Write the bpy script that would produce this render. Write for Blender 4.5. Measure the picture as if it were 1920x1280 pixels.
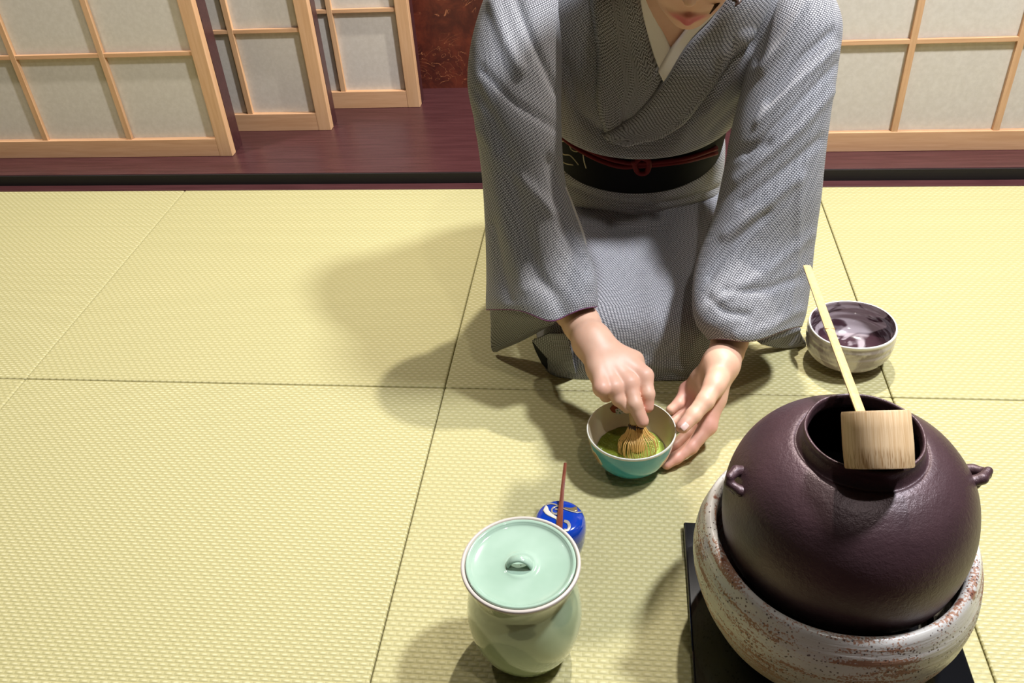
import bpy, bmesh, math, random
import numpy as np
from mathutils import Vector, Matrix
from mathutils.bvhtree import BVHTree
random.seed(4); RNG = np.random.default_rng(4)
SC = bpy.context.scene
for o in list(bpy.data.objects): bpy.data.objects.remove(o)
COL = SC.collection

# ------------------------------------------------------------------ camera
FPX, PITCH, ROLL, YAW = 1659.03, 0.64328, -0.074512, -0.148501
CAM = np.array([0.27115, -1.05521, 0.89306])
cp, sp = math.cos(PITCH), math.sin(PITCH)
FWD = np.array([math.sin(YAW)*cp, math.cos(YAW)*cp, -sp])
_r = np.array([math.cos(YAW), -math.sin(YAW), 0.0]); _u = np.cross(_r, FWD)
RT = math.cos(ROLL)*_r + math.sin(ROLL)*_u
UP = -math.sin(ROLL)*_r + math.cos(ROLL)*_u
cam_data = bpy.data.cameras.new('camera'); cam = bpy.data.objects.new('camera', cam_data); COL.objects.link(cam)
cam_data.sensor_width = 36; cam_data.lens = FPX/1920*36; cam_data.clip_start = 0.02
cam.matrix_world = Matrix(((RT[0], UP[0], -FWD[0], CAM[0]), (RT[1], UP[1], -FWD[1], CAM[1]), (RT[2], UP[2], -FWD[2], CAM[2]), (0, 0, 0, 1)))
SC.camera = cam
SC.view_settings.view_transform = 'Standard'; SC.view_settings.look = 'None'
SC.view_settings.gamma = 1; SC.view_settings.use_curve_mapping = False
SC.view_settings.exposure = -0.10

# ------------------------------------------------------------------ light
world = bpy.data.worlds.new('world'); SC.world = world; world.use_nodes = True
world.node_tree.nodes['Background'].inputs[0].default_value = (1.0, 0.93, 0.82, 1)
world.node_tree.nodes['Background'].inputs[1].default_value = 0.025

def spot(name, loc, aim, power, col, radius, size=1.5, blend=0.5):
    l = bpy.data.lights.new(name, 'SPOT'); l.energy = power; l.color = col; l.shadow_soft_size = radius
    l.spot_size = size; l.spot_blend = blend
    o = bpy.data.objects.new(name, l); COL.objects.link(o); o.location = loc
    o.rotation_euler = (Vector(aim)-Vector(loc)).to_track_quat('-Z', 'Y').to_euler()
    return o
spot('ceiling_spot_front', (0.66, -0.80, 2.05), (0.4, -0.2, 0), 26, (1.0, 0.96, 0.92), 0.03, 2.2)
spot('ceiling_spot_right', (1.12, -0.03, 1.98), (0.25, 0.05, 0.0), 250, (0.88, 0.92, 1.0), 0.09, 2.0)
spot('ceiling_spot_back', (0.60, 0.78, 2.05), (0.2, -0.1, 0), 190, (1, 0.95, 0.88), 0.03, 2.2)
spot('ceiling_spot_left', (-1.0, 0.5, 2.1), (-1.0, 0.1, 0), 105, (1, 0.95, 0.88), 0.04, 1.15)
al = bpy.data.lights.new('ambient_fill_light', 'AREA'); al.energy = 1.5; al.size = 2.4; al.color = (1, 0.95, 0.86)  # large unseen area lamp, added only as soft ambient fill
ao = bpy.data.objects.new('ambient_fill_light', al); COL.objects.link(ao); ao.location = (0.2, -0.2, 2.4)

# ------------------------------------------------------------------ helpers
def Pd(px, py, d): return CAM + (FWD + (px-960)/FPX*RT - (py-640)/FPX*UP)*d
def ray(px, py): return FWD + (px-960)/FPX*RT - (py-640)/FPX*UP
def Pz(px, py, z):
    d = ray(px, py); return CAM + d*(z-CAM[2])/d[2]
def Py(px, py, y):
    d = ray(px, py); return CAM + d*(y-CAM[1])/d[1]
def project(P):
    d = np.asarray(P)-CAM; z = d@FWD
    return np.stack([960+FPX*(d@RT)/z, 640-FPX*(d@UP)/z], -1)

def tag(o, label=None, cat=None, group=None, kind=None):
    if label: o['label'] = label
    if cat: o['category'] = cat
    if group: o['group'] = group
    if kind: o['kind'] = kind
    return o
def empty(name, loc, label, cat, group=None, rz=0):
    o = bpy.data.objects.new(name, None); COL.objects.link(o); o.location = loc; o.rotation_euler = (0, 0, rz)
    o.empty_display_size = 0.05
    return tag(o, label, cat, group)
def mesh_obj(name, V, F, mat, parent=None, smooth=True, uv=None, world_coords=True):
    me = bpy.data.meshes.new(name)
    me.from_pydata([tuple(map(float, v)) for v in V], [], [tuple(map(int, f)) for f in F])
    if smooth: me.polygons.foreach_set('use_smooth', [True]*len(me.polygons))
    if uv is not None:
        l = me.uv_layers.new(name='UVMap')
        idx = np.zeros(len(me.loops), int); me.loops.foreach_get('vertex_index', idx)
        if callable(uv): pass
        l.data.foreach_set('uv', np.asarray(uv)[idx].astype(np.float32).ravel())
    me.validate(); me.update()
    o = bpy.data.objects.new(name, me); COL.objects.link(o)
    if mat: me.materials.append(mat)
    if parent is not None:
        o.parent = parent
        if world_coords: o.matrix_parent_inverse = pmat(parent).inverted()
    return o
def pmat(p):
    m = Matrix.LocRotScale(p.location, p.rotation_euler, p.scale)
    if p.parent: m = pmat(p.parent) @ p.matrix_parent_inverse @ m
    return m
def mod(o, t, **k):
    m = o.modifiers.new(t.lower(), t)
    for a, b in k.items(): setattr(m, a, b)
    return m
class MB:
    def __init__(s): s.V = []; s.F = []
    def add(s, V, F):
        n = len(s.V); s.V += [tuple(v) for v in V]; s.F += [tuple(i+n for i in f) for f in F]; return s
    def box(s, a, b):
        x0, y0, z0 = a; x1, y1, z1 = b
        return s.add([(x0,y0,z0),(x1,y0,z0),(x1,y1,z0),(x0,y1,z0),(x0,y0,z1),(x1,y0,z1),(x1,y1,z1),(x0,y1,z1)],
                     [(3,2,1,0),(4,5,6,7),(0,1,5,4),(1,2,6,5),(2,3,7,6),(3,0,4,7)])
    def build(s, name, mat, parent=None, smooth=False, bevel=0, seg=2):
        o = mesh_obj(name, s.V, s.F, mat, parent, smooth)
        if bevel: mod(o, 'BEVEL', width=bevel, segments=seg, limit_method='ANGLE')
        return o
def lathe(prof, c, n=96, wob=None):
    """prof: list of (r, z) -> verts, faces. c: centre"""
    V = []; F = []; m = len(prof)
    for i, (r_, z_) in enumerate(prof):
        for k in range(n):
            a = 2*math.pi*k/n
            dr, dz = (wob(a, r_, z_) if wob else (0, 0))
            V.append((c[0]+(r_+dr)*math.cos(a), c[1]+(r_+dr)*math.sin(a), c[2]+z_+dz))
    for i in range(m-1):
        for k in range(n):
            k2 = (k+1) % n
            F.append((i*n+k, i*n+k2, (i+1)*n+k2, (i+1)*n+k))
    return V, F
def smooth_profile(pts, n=8):
    P = np.array(pts, float); return catmull(P, n, False)
def catmull(P, n, closed):
    P = np.asarray(P, float); m = len(P)
    if closed: Q = np.concatenate([P[-1:], P, P[:2]]); segs = m
    else: Q = np.concatenate([P[:1]*2-P[1:2], P, P[-1:]*2-P[-2:-1]]); segs = m-1
    out = []
    for i in range(segs):
        p0, p1, p2, p3 = Q[i:i+4]
        for t in np.arange(n)/n:
            out.append(0.5*((2*p1)+(p2-p0)*t+(2*p0-5*p1+4*p2-p3)*t*t+(3*p1-p0-3*p2+p3)*t**3))
    if not closed: out.append(Q[-2])
    return np.array(out)
def loft(rings, nu=8, nv=8, closed=True):
    """rings (m, k, 3) -> dense grid (M, K, 3)"""
    R_ = np.array([catmull(r, nu, closed) for r in rings])
    return np.stack([catmull(R_[:, j], nv, False) for j in range(R_.shape[1])], 1)
def grid_normals(G, closed):
    if closed: du = np.roll(G, -1, 1)-np.roll(G, 1, 1)
    else: du = np.gradient(G, axis=1)
    dv = np.gradient(G, axis=0)
    n = np.cross(du, dv); n /= (np.linalg.norm(n, axis=-1, keepdims=True)+1e-12)
    return n
def seg_dist(p, poly):
    best = np.full(p.shape[:-1], 1e9)
    poly = np.array(poly, float)
    for a, b in zip(poly[:-1], poly[1:]):
        ab = b-a; t = np.clip(((p-a)@ab)/(ab@ab), 0, 1)
        d = np.linalg.norm(p-(a+t[..., None]*ab), axis=-1); best = np.minimum(best, d)
    return best
def apply_folds(G, closed, folds, outward=None):
    """push the cloth surface in or out along creases; each fold = (polyline, half width, height in m)"""
    N = grid_normals(G, closed)
    c = G.mean(axis=(0, 1))
    if ((G-G.mean(1, keepdims=True))*N).sum() < 0: N = -N
    view = G-CAM; view /= np.linalg.norm(view, axis=-1, keepdims=True)
    face = np.clip(-(N*view).sum(-1)*3+0.3, 0, 1)
    px = project(G); D_ = np.zeros(G.shape[:2])
    for poly, w, amp in folds:
        d = seg_dist(px, poly); D_ += amp*np.exp(-(d/w)**2)
    return G + N*(D_*face)[..., None]
def grid_mesh(G, closed, name, mat, parent, uvs=1.0, thick=0.0, mask=None, bevel=False):
    M, K, _ = G.shape
    dv = np.concatenate([np.zeros((1, K)), np.cumsum(np.linalg.norm(np.diff(G, axis=0), axis=-1), 0)])
    dv = np.concatenate([dv, dv[:, :1]], 1)
    du = np.linalg.norm(np.diff(np.concatenate([G, G[:, :1]], 1), axis=1), axis=-1)
    ua = np.concatenate([np.zeros((M, 1)), np.cumsum(du, 1)], 1)
    peri = ua[:, -1].mean() if closed else ua[:, -2].mean()
    uu = ua-ua[:, K//4:K//4+1]
    me = bpy.data.meshes.new(name); V = G.reshape(-1, 3)
    F = []; UV = []
    KK = K if closed else K-1
    for i in range(M-1):
        for k in range(KK):
            if mask is not None and mask(i, k): continue
            k2 = (k+1) % K
            F.append((i*K+k, i*K+k2, (i+1)*K+k2, (i+1)*K+k))
            UV += [(uu[i, k], dv[i, k]), (uu[i, k+1], dv[i, k+1]), (uu[i+1, k+1], dv[i+1, k+1]), (uu[i+1, k], dv[i+1, k])]
    me.from_pydata([tuple(map(float, v)) for v in V], [], F)
    me.polygons.foreach_set('use_smooth', [True]*len(me.polygons))
    l = me.uv_layers.new(name='UVMap'); l.data.foreach_set('uv', np.array(UV, np.float32).ravel())
    me.update()
    o = bpy.data.objects.new(name, me); COL.objects.link(o); me.materials.append(mat)
    if parent is not None: o.parent = parent; o.matrix_parent_inverse = pmat(parent).inverted()
    if thick: mod(o, 'SOLIDIFY', thickness=thick, offset=0)
    return o
def tube(pts, rad, name, mat, parent=None, n=12, sub=6, flat=1.0, world=True):
    P = catmull(np.array(pts, float), sub, False) if sub > 1 else np.array(pts, float)
    rr = np.interp(np.linspace(0, 1, len(P)), np.linspace(0, 1, len(rad)), rad) if hasattr(rad, '__len__') else np.full(len(P), rad)
    T = np.gradient(P, axis=0); T /= np.linalg.norm(T, axis=1, keepdims=True)
    ref = np.array([0, 0, 1.0]) if abs(T[:, 2]).max() < .95 else np.array([0, 1.0, 0.05])
    V = []; F = []
    for p, t, r_ in zip(P, T, rr):
        a = np.cross(t, ref); a /= np.linalg.norm(a); b = np.cross(a, t)
        for k in range(n):
            an = 2*math.pi*k/n; V.append(p+a*r_*math.cos(an)+b*r_*flat*math.sin(an))
    m = len(P)
    for i in range(m-1):
        for k in range(n): F.append((i*n+k, i*n+(k+1) % n, (i+1)*n+(k+1) % n, (i+1)*n+k))
    F.append(tuple(range(n))[::-1]); F.append(tuple((m-1)*n+k for k in range(n)))
    return mesh_obj(name, V, F, mat, parent)

# --- smooth organic surfaces from blended round cones -------------------------
def rcone(P, a, b, ra, rb):
    ab = b-a; t = np.clip(((P-a)@ab)/max(ab@ab, 1e-12), 0, 1)
    return np.linalg.norm(P-(a+t[..., None]*ab), axis=-1)-(ra+(rb-ra)*t)
def smin(a, b, k):
    h = np.clip(0.5+0.5*(b-a)/k, 0, 1); return b+(a-b)*h-k*h*(1-h)
def surface_net(fn, lo, hi, h):
    lo = np.array(lo); hi = np.array(hi); n = np.ceil((hi-lo)/h).astype(int)+1
    ax = [lo[i]+h*np.arange(n[i]) for i in range(3)]
    S = np.empty(tuple(n), np.float32)
    for i0 in range(0, n[0], 16):
        X = np.stack(np.meshgrid(ax[0][i0:i0+16], ax[1], ax[2], indexing='ij'), -1)
        S[i0:i0+16] = fn(X)
    ins = S < 0
    c = np.zeros(tuple(n-1), int)
    sl = lambda d: tuple(slice(d[i], n[i]-1+d[i]) for i in range(3))
    offs = [(i, j, k) for i in (0, 1) for j in (0, 1) for k in (0, 1)]
    for d in offs: c += ins[sl(d)]
    act = (c > 0) & (c < 8)
    idx = -np.ones(act.shape, int); cells = np.argwhere(act); idx[act] = np.arange(len(cells))
    acc = np.zeros((len(cells), 3)); cnt = np.zeros(len(cells))
    for d in offs:
        for ax_ in range(3):
            if d[ax_]: continue
            e = list(d); e[ax_] = 1
            s0 = S[tuple((cells+d).T)]; s1 = S[tuple((cells+e).T)]
            m = (s0 < 0) != (s1 < 0); t = np.where(m, s0/np.where(s0 == s1, 1, s0-s1), 0)
            p = np.array(d, float)[None].repeat(len(cells), 0); p[:, ax_] += t
            acc[m] += p[m]; cnt[m] += 1
    V = lo+h*(cells+acc/np.maximum(cnt, 1)[:, None])
    F = []
    for a in range(3):
        b, c_ = (a+1) % 3, (a+2) % 3
        s0 = [slice(0, n[i]) for i in range(3)]; s1 = [slice(0, n[i]) for i in range(3)]
        s0[a] = slice(0, n[a]-1); s1[a] = slice(1, n[a])
        A = ins[tuple(s0)]; B = ins[tuple(s1)]
        E_ = np.argwhere(A != B)
        ok = (E_[:, b] > 0) & (E_[:, c_] > 0) & (E_[:, b] < n[b]-1) & (E_[:, c_] < n[c_]-1); E_ = E_[ok]
        def cell(db, dc):
            q = E_.copy(); q[:, b] -= db; q[:, c_] -= dc; return idx[tuple(q.T)]
        q = np.stack([cell(1, 1), cell(0, 1), cell(0, 0), cell(1, 0)], 1)
        fl = ~A[tuple(E_.T)]; q[fl] = q[fl][:, ::-1]
        F.append(q)
    F = np.concatenate(F); F = F[(F >= 0).all(1)]
    return V, F

# ------------------------------------------------------------------ material tools
class Nd:
    def __init__(s, m, sock): s.m = m; s.s = sock
    def _op(s, op, *a):
        n = s.m.nodes.new('ShaderNodeMath'); n.operation = op
        for i, x in enumerate((s,)+a):
            if isinstance(x, Nd): s.m.links.new(x.s, n.inputs[i])
            else: n.inputs[i].default_value = x
        return Nd(s.m, n.outputs[0])
    def __add__(s, o): return s._op('ADD', o)
    def __sub__(s, o): return s._op('SUBTRACT', o)
    def __mul__(s, o): return s._op('MULTIPLY', o)
    def __truediv__(s, o): return s._op('DIVIDE', o)
    def floor(s): return s._op('FLOOR')
    def fract(s): return s._op('FRACT')
    def sin(s): return s._op('SINE')
    def abs(s): return s._op('ABSOLUTE')
    def mod(s, o): return s._op('MODULO', o)
    def pow(s, o): return s._op('POWER', o)
    def gt(s, o): return s._op('GREATER_THAN', o)
    def lt(s, o): return s._op('LESS_THAN', o)
    def max(s, o): return s._op('MAXIMUM', o)
    def min(s, o): return s._op('MINIMUM', o)
    def ss(s, a, b):
        n = s.m.nodes.new('ShaderNodeMapRange'); n.interpolation_type = 'SMOOTHSTEP'
        s.m.links.new(s.s, n.inputs[0]); n.inputs[1].default_value = a; n.inputs[2].default_value = b
        return Nd(s.m, n.outputs[0])
class Mat:
    def __init__(s, name, col=(.5,.5,.5), rough=.5, **k):
        s.mat = bpy.data.materials.new(name); s.mat.use_nodes = True; s.t = s.mat.node_tree
        s.b = s.t.nodes['Principled BSDF']; s.nodes = s.t.nodes; s.links = s.t.links
        s.b.inputs['Base Color'].default_value = (*col, 1); s.b.inputs['Roughness'].default_value = rough
        for a, v in k.items(): s.b.inputs[a.replace('_', ' ')].default_value = v
    def coord(s, kind='Object', scale=(1, 1, 1), rot=(0, 0, 0)):
        tc = s.nodes.new('ShaderNodeTexCoord'); mp = s.nodes.new('ShaderNodeMapping')
        s.links.new(tc.outputs[kind], mp.inputs[0]); mp.inputs['Scale'].default_value = scale; mp.inputs['Rotation'].default_value = rot
        return mp.outputs[0]
    def xyz(s, v):
        n = s.nodes.new('ShaderNodeSeparateXYZ'); s.links.new(v, n.inputs[0]); return [Nd(s.t, o) for o in n.outputs]
    def noise(s, vec, scale, detail=3, rough=.5, dist=0):
        n = s.nodes.new('ShaderNodeTexNoise'); s.links.new(vec, n.inputs['Vector'])
        n.inputs['Scale'].default_value = scale; n.inputs['Detail'].default_value = detail; n.inputs['Roughness'].default_value = rough; n.inputs['Distortion'].default_value = dist
        return Nd(s.t, n.outputs[0])
    def voro(s, vec, scale, feature='F1'):
        n = s.nodes.new('ShaderNodeTexVoronoi'); s.links.new(vec, n.inputs['Vector']); n.inputs['Scale'].default_value = scale; n.feature = feature
        return Nd(s.t, n.outputs[0])
    def mix(s, f, a, b):
        n = s.nodes.new('ShaderNodeMix'); n.data_type = 'RGBA'
        if isinstance(f, Nd): s.links.new(f.s, n.inputs[0])
        else: n.inputs[0].default_value = f
        for i, c in ((6, a), (7, b)):
            if isinstance(c, tuple): n.inputs[i].default_value = (*c, 1)
            else: s.links.new(c, n.inputs[i])
        return n.outputs[2]
    def color(s, sock): s.links.new(sock, s.b.inputs['Base Color']); return s
    def rough(s, f): s.links.new(f.s, s.b.inputs['Roughness']); return s
    def bump(s, f, strength=.5, dist=.001):
        n = s.nodes.new('ShaderNodeBump'); n.inputs['Strength'].default_value = strength; n.inputs['Distance'].default_value = dist
        s.links.new(f.s, n.inputs['Height']); s.links.new(n.outputs[0], s.b.inputs['Normal']); return s

def tatami_mat_material(name, turned):
    m = Mat(name, rough=.55)
    x, y, z = m.xyz(m.coord('Object'))
    pu, pv = (.0122, .0068) if turned else (.0128, .0054)
    row = (y/pv).floor(); par = row.mod(2.0).abs()
    fu = (x/pu+par*0.5).fract(); fv = (y/pv).fract()
    hill = (fu*math.pi).sin().pow(0.7)*(fv*math.pi).sin()
    dot = hill.ss(.60, 1.0)
    v = m.coord('Object')
    n1 = m.noise(v, 3, 2); n2 = m.noise(v, 160, 2)
    c = m.mix(dot*(.6 if turned else 1.0), (.44, .395, .185), (.62, .57, .33))
    c = m.mix(fv.lt(.13)*.4, c, (.25, .22, .09))
    c = m.mix(n1.ss(.3, .7)*.18, c, (.40, .37, .175))
    c = m.mix(n2.ss(.55, .8)*.25, c, (.54, .52, .31))
    m.color(c); m.bump(hill, .6, .0012); m.b.inputs['Specular IOR Level'].default_value = .35
    return m.mat
def kimono_material(name='kimono_weave', k=1.0):
    m = Mat(name, rough=.75)
    u, v, _ = m.xyz(m.coord('UV'))
    n = m.noise(m.coord('Object'), 30, 2)
    row = (v/0.0024).floor(); par = row.mod(2.0).abs()
    fu = (u/0.0043+par*0.5).fract(); fv = (v/0.0024).fract()
    d = ((fu-.5).abs()._op('MULTIPLY', -1.0)+.5).ss(.07, .2)*((fv-.5).abs()*-1.0+.5).ss(.08, .24)
    c = m.mix(d, (.024*k, .025*k, .034*k), (.51*k, .50*k, .515*k))
    m.color(c); m.bump(d, .25, .0006)
    m.b.inputs['Sheen Weight'].default_value = .05
    return m.mat
def wood(name, a, b, scale=(1, 1, 1), rough=.45, ns=30, st=.1):
    m = Mat(name, rough=rough); v = m.coord('Object', scale)
    n = m.noise(v, ns, 4, .6, .4); c = m.mix(n.ss(.3, .7), a, b); m.color(c); m.bump(n, st, .0005)
    return m.mat
M = {}
M['tatami_a'] = tatami_mat_material('tatami_weave', False)
M['tatami_b'] = tatami_mat_material('tatami_weave_turned', True)
M['kimono'] = kimono_material()
M['dark_wood'] = wood('dark_wood', (.048, .015, .016), (.074, .025, .026), (1.2, 26, 26), .32, 6)
M['riser_shade'] = Mat('black_shadow_gap', (.006, .004, .004), .6).mat  # near-black colour paints in the shade on the step's front face
M['pale_h'] = wood('pale_wood_horizontal', (.60, .33, .165), (.68, .40, .215), (2, 40, 40), .5, 4)
M['pale_v'] = wood('pale_wood_vertical', (.60, .34, .165), (.68, .41, .22), (40, 40, 2), .5, 4)
pm = Mat('washi_paper', rough=.85); _v = pm.coord('Object'); _n = pm.noise(_v, 90, 4, .7)
pm.color(pm.mix(_n.ss(.3, .75), (.60, .54, .45), (.67, .61, .52))); M['paper'] = pm.mat
rm = Mat('red_lacquer_paper', rough=.42); _v = rm.coord('Object'); _n = rm.noise(_v, 14, 5, .7, .5); _c = rm.mix(_n.ss(.35, .7), (.060, .012, .008), (.150, .030, .014))
_w = rm.noise(rm.coord('Object', (1, 1, 1.4)), 9, 2, .5, 3.0); _l = ((_w-.5).abs()*-1.0+.009).ss(0.0, .009)*rm.noise(_v, 12, 1).ss(.46, .58)
rm.color(rm.mix(_l*.8, _c, (.50, .19, .08))); M['red'] = rm.mat
sk = Mat('skin', (.86, .60, .46), .48, Subsurface_Weight=.12, Subsurface_Scale=.006); sk.b.inputs['Subsurface Radius'].default_value = (1, .35, .2)
_v = sk.coord('Object'); _n = sk.noise(_v, 40, 3)
at = sk.nodes.new('ShaderNodeAttribute'); at.attribute_name = 'tint'; rosy = Nd(sk.t, at.outputs['Fac'])
at2 = sk.nodes.new('ShaderNodeAttribute'); at2.attribute_name = 'pink'; pink = Nd(sk.t, at2.outputs['Fac'])
_c = sk.mix(_n.ss(.35, .7), (.70, .405, .275), (.74, .45, .31))
_c = sk.mix(pink, _c, (.74, .31, .25)); _c = sk.mix(rosy, _c, (.60, .13, .14)); sk.color(_c)
sk.bump(sk.noise(_v, 300, 3), .08, .0006); M['skin'] = sk.mat
M['nail'] = Mat('nail', (.90, .60, .52), .25).mat
M['eye'] = Mat('eye', (.03, .015, .01), .1).mat
hm = Mat('dark_brown_hair', rough=.42); _v = hm.coord('Object', (1, 1, .15)); _n = hm.noise(_v, 260, 3); hm.color(hm.mix(_n.ss(.3, .7), (.018, .009, .006), (.07, .035, .022))); hm.bump(_n, .5, .0015); M['hair'] = hm.mat
M['collar'] = Mat('white_collar_silk', (.93, .87, .80), .55).mat
M['obi'] = Mat('black_obi', (.004, .004, .005), .7, Specular_IOR_Level=.08).mat
M['gold_thread'] = Mat('gold_thread', (.42, .36, .20), .5).mat
M['cord'] = Mat('dark_red_cord', (.12, .006, .007), .6, Specular_IOR_Level=.15).mat
M['purple'] = Mat('purple_lining', (.16, .04, .13), .7).mat
M['black_cloth'] = Mat('black_lining', (.006, .006, .008), .7).mat
M['inner_white'] = Mat('inner_robe_white', (.55, .52, .46), .7).mat

# ------------------------------------------------------------------ the setting
TW, TL, TD = 0.68, 0.7156, 0.6768
ZP = 0.025
def struct(o): o['kind'] = 'structure'; return o
struct(MB().box((-3, -2.4, -.06), (3, 3, -.0165)).build('floor', M['dark_wood']))
xs = [(-TL-.7, -TL), (-TL, 0), (0, TW), (TW, TW+.69)]
ys = [(0, TD), (-TD, 0)]
names = {(0,0): 'square pale green edgeless tatami mat at the far left corner, below the large shoji screen',
 (1,0): 'square pale green edgeless tatami mat in the back row, left of the kneeling person',
 (2,0): 'square pale green edgeless tatami mat in the back row that the person kneels on',
 (3,0): 'pale green edgeless tatami mat in the back row at the right, beyond the grey bowl',
 (0,1): 'pale green edgeless tatami mat showing as a sliver at the left edge, front row',
 (1,1): 'large empty pale green edgeless tatami mat filling the lower left of the photo',
 (2,1): 'pale green edgeless tatami mat under the celadon jar and the brazier',
 (3,1): 'pale green edgeless tatami mat at the lower right corner, right of the brazier'}
g = .0007
for i, (x0, x1) in enumerate(xs):
    for j, (y0, y1) in enumerate(ys):
        cx, cy = (x0+x1)/2, (y0+y1)/2; hx, hy = (x1-x0)/2-g, (y1-y0)/2-g
        b = MB().box((-hx, -hy, -.016), (hx, hy, 0))
        o = b.build('tatami_mat', M['tatami_a' if (i+j) % 2 == 0 else 'tatami_b'], bevel=.003, seg=3)
        o.location = (cx, cy, 0); tag(o, names[(i, j)], 'tatami mat', 'square tatami mats on the floor')
struct(MB().box((-2.2, TD+.0008, -.016), (2.2, TD+.028, -.0005)).build('trim_1', M['dark_wood'], bevel=.001))
struct(MB().box((-2.2, TD+.028, -.016), (2.2, TD+.032, ZP-.0012)).build('trim_2', M['riser_shade']))
struct(MB().box((-2.2, TD+.0325, -.016), (2.2, 1.5, ZP)).build('trim_3', M['dark_wood'], bevel=.001))
struct(MB().box((-2.2, 1.206, ZP), (2.2, 1.26, 2.4)).build('wall_back', M['red']))

def shoji(x0, x1, y, bars_x, label, rail_top=.069, bar_zs=(.265, .46, .655, .85, 1.045), top=1.25, right_stile=True, left_stile=True, dark_d=.06, side='right', sw=.032):
    t = empty('shoji_screen', ((x0+x1)/2, y, ZP), label, 'shoji screen', 'shoji screens on the dark wood step')
    th = .022
    MB().box((x0+.002, y, ZP), (x1-.002, y+th, rail_top)).build('bottom_rail', M['pale_h'], t, bevel=.0012)
    MB().box((x0+.002, y, top-.045), (x1-.002, y+th, top-.0005)).build('top_rail', M['pale_h'], t, bevel=.0012)
    if right_stile: MB().box((x1-sw, y-.0006, ZP), (x1, y+th, top)).build('stile', M['pale_v'], t, bevel=.0012)
    if left_stile: MB().box((x0, y-.0006, ZP), (x0+sw, y+th, top)).build('stile', M['pale_v'], t, bevel=.0012)
    for z in bar_zs: MB().box((x0+.001, y+.003, z), (x1-.001, y+.012, z+.009)).build('lattice_bar', M['pale_h'], t, bevel=.0006)
    for bx in bars_x: MB().box((bx-.0065, y+.0024, rail_top), (bx+.0065, y+.0125, top-.044)).build('lattice_bar', M['pale_v'], t, bevel=.0006)
    MB().box((x0+.002, y+.0127, rail_top-.01), (x1-.002, y+.0145, top-.04)).build('paper', M['paper'], t)
    if side == 'right': MB().box((x0, y+th+.0005, ZP), (x1+.0005, y+th+dark_d, top+.04)).build('backing_panel', M['dark_wood'], t)
    else: MB().box((x0, y+th, ZP), (x1, y+th+dark_d, top+.04)).build('backing_panel', M['dark_wood'], t)
    return t
shoji(-1.55, -.640, .80, (-.887, -1.101, -1.315), 'large shoji screen at the left, nearest the tatami, with wide paper panes', dark_d=.042)
shoji(-1.15, -.438, .942, (-.637, -.835, -1.03), 'middle of the three staggered shoji screens at the left', dark_d=.03)
shoji(-.95, -.240, 1.078, (-.436, -.634, -.83), 'rearmost and smallest showing shoji screen, beside the red wall', dark_d=.03)
shoji(.60, 1.55, .79, (.851, 1.056, 1.27), 'shoji screen at the right, behind the person and above the dark step', bar_zs=(.256, .45, .645, .84, 1.04), side='left', dark_d=.042)
# ------------------------------------------------------------------ brazier board, brazier, kettle
def glaze_furo():
    m = Mat('white_ash_glaze', rough=.3)
    v = m.coord('Object'); band = m.coord('Object', (5, 5, 62))
    n = m.noise(band, 1.6, 5, .65, .6); big = m.noise(v, 13, 2, .5); fine = m.noise(v, 420, 2)
    x, y, z = m.xyz(v)
    streak = (n*.9+big*.6+fine*.55).ss(1.04, 1.13)
    edge = z.ss(.139, .147)*(m.noise(v, 45, 3).ss(.62, .70))
    c = m.mix(big.ss(.3, .7), (.60, .56, .50), (.74, .70, .66))
    c = m.mix(streak*.85, c, (.34, .12, .035)); c = m.mix(edge*.9, c, (.24, .07, .03))
    c = m.mix(z.ss(.02, .1)*-1.0+1.0, c, (.52, .46, .33))
    sp = m.voro(v, 230).lt(.24)*m.noise(v, 50, 2).ss(.42, .52)
    c = m.mix(sp*.85, c, (.07, .035, .03))
    m.color(c); m.bump(n*1.0+sp*-.6, .55, .002); m.rough(streak*.35+.22)
    return m.mat
def iron_mat():
    m = Mat('cast_iron_brown', rough=.42); v = m.coord('Object'); n = m.noise(v, 210, 3, .6); n2 = m.noise(v, 700, 2)
    m.color(m.mix(m.noise(v, 12, 2).ss(.3, .7), (.060, .030, .034), (.082, .040, .046)))
    m.bump(n+n2*.4, .35, .0016); m.b.inputs['Metallic'].default_value = .25; m.b.inputs['Specular IOR Level'].default_value = .6
    return m.mat
M['furo'] = glaze_furo(); M['iron'] = iron_mat()
M['lacquer'] = Mat('black_lacquer', (.006, .006, .007), .12, Coat_Weight=.5).mat
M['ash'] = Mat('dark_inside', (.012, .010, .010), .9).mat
FC = (.5025, -.409)
b = MB().box((-.1475, -.172, 0), (.1475, .172, .011))
brd = b.build('brazier_board', M['lacquer'], bevel=.0025, seg=3); brd.location = (.5065, -.442, 0.0002)
tag(brd, 'thin black lacquered square board lying under the speckled white brazier', 'board')

t = empty('brazier', (FC[0], FC[1], .0112), 'round white glazed ceramic brazier with rust streaks and dark speckles under the iron kettle', 'brazier')
prof = smooth_profile([(.0, .004), (.05, .004), (.082, .0), (.092, .004), (.108, .022), (.125, .050), (.1350, .080), (.1385, .105), (.1365, .126), (.1320, .142), (.1290, .1500), (.1250, .1530), (.1205, .1510), (.1178, .143), (.1175, .120), (.117, .09), (.108, .04), (.06, .03), (0.0005, .03)], 6)
def wobf(a, r_, z_):
    w = .0011*math.sin(3*a+1)+.0008*math.sin(5*a)+.0006*math.sin(z_*900+2*math.sin(a*2)+a)*(1 if .02 < z_ < .135 else 0)
    return (w*min(1, r_/.1), .0012*math.sin(2*a+.6)*(z_ > .12))
prof = [(r_*1.052, z_) for r_, z_ in prof]
V, F = lathe(prof, (FC[0], FC[1], .0112), 128, wobf)
fb = mesh_obj('bowl', V, F, M['furo'], t)
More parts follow.
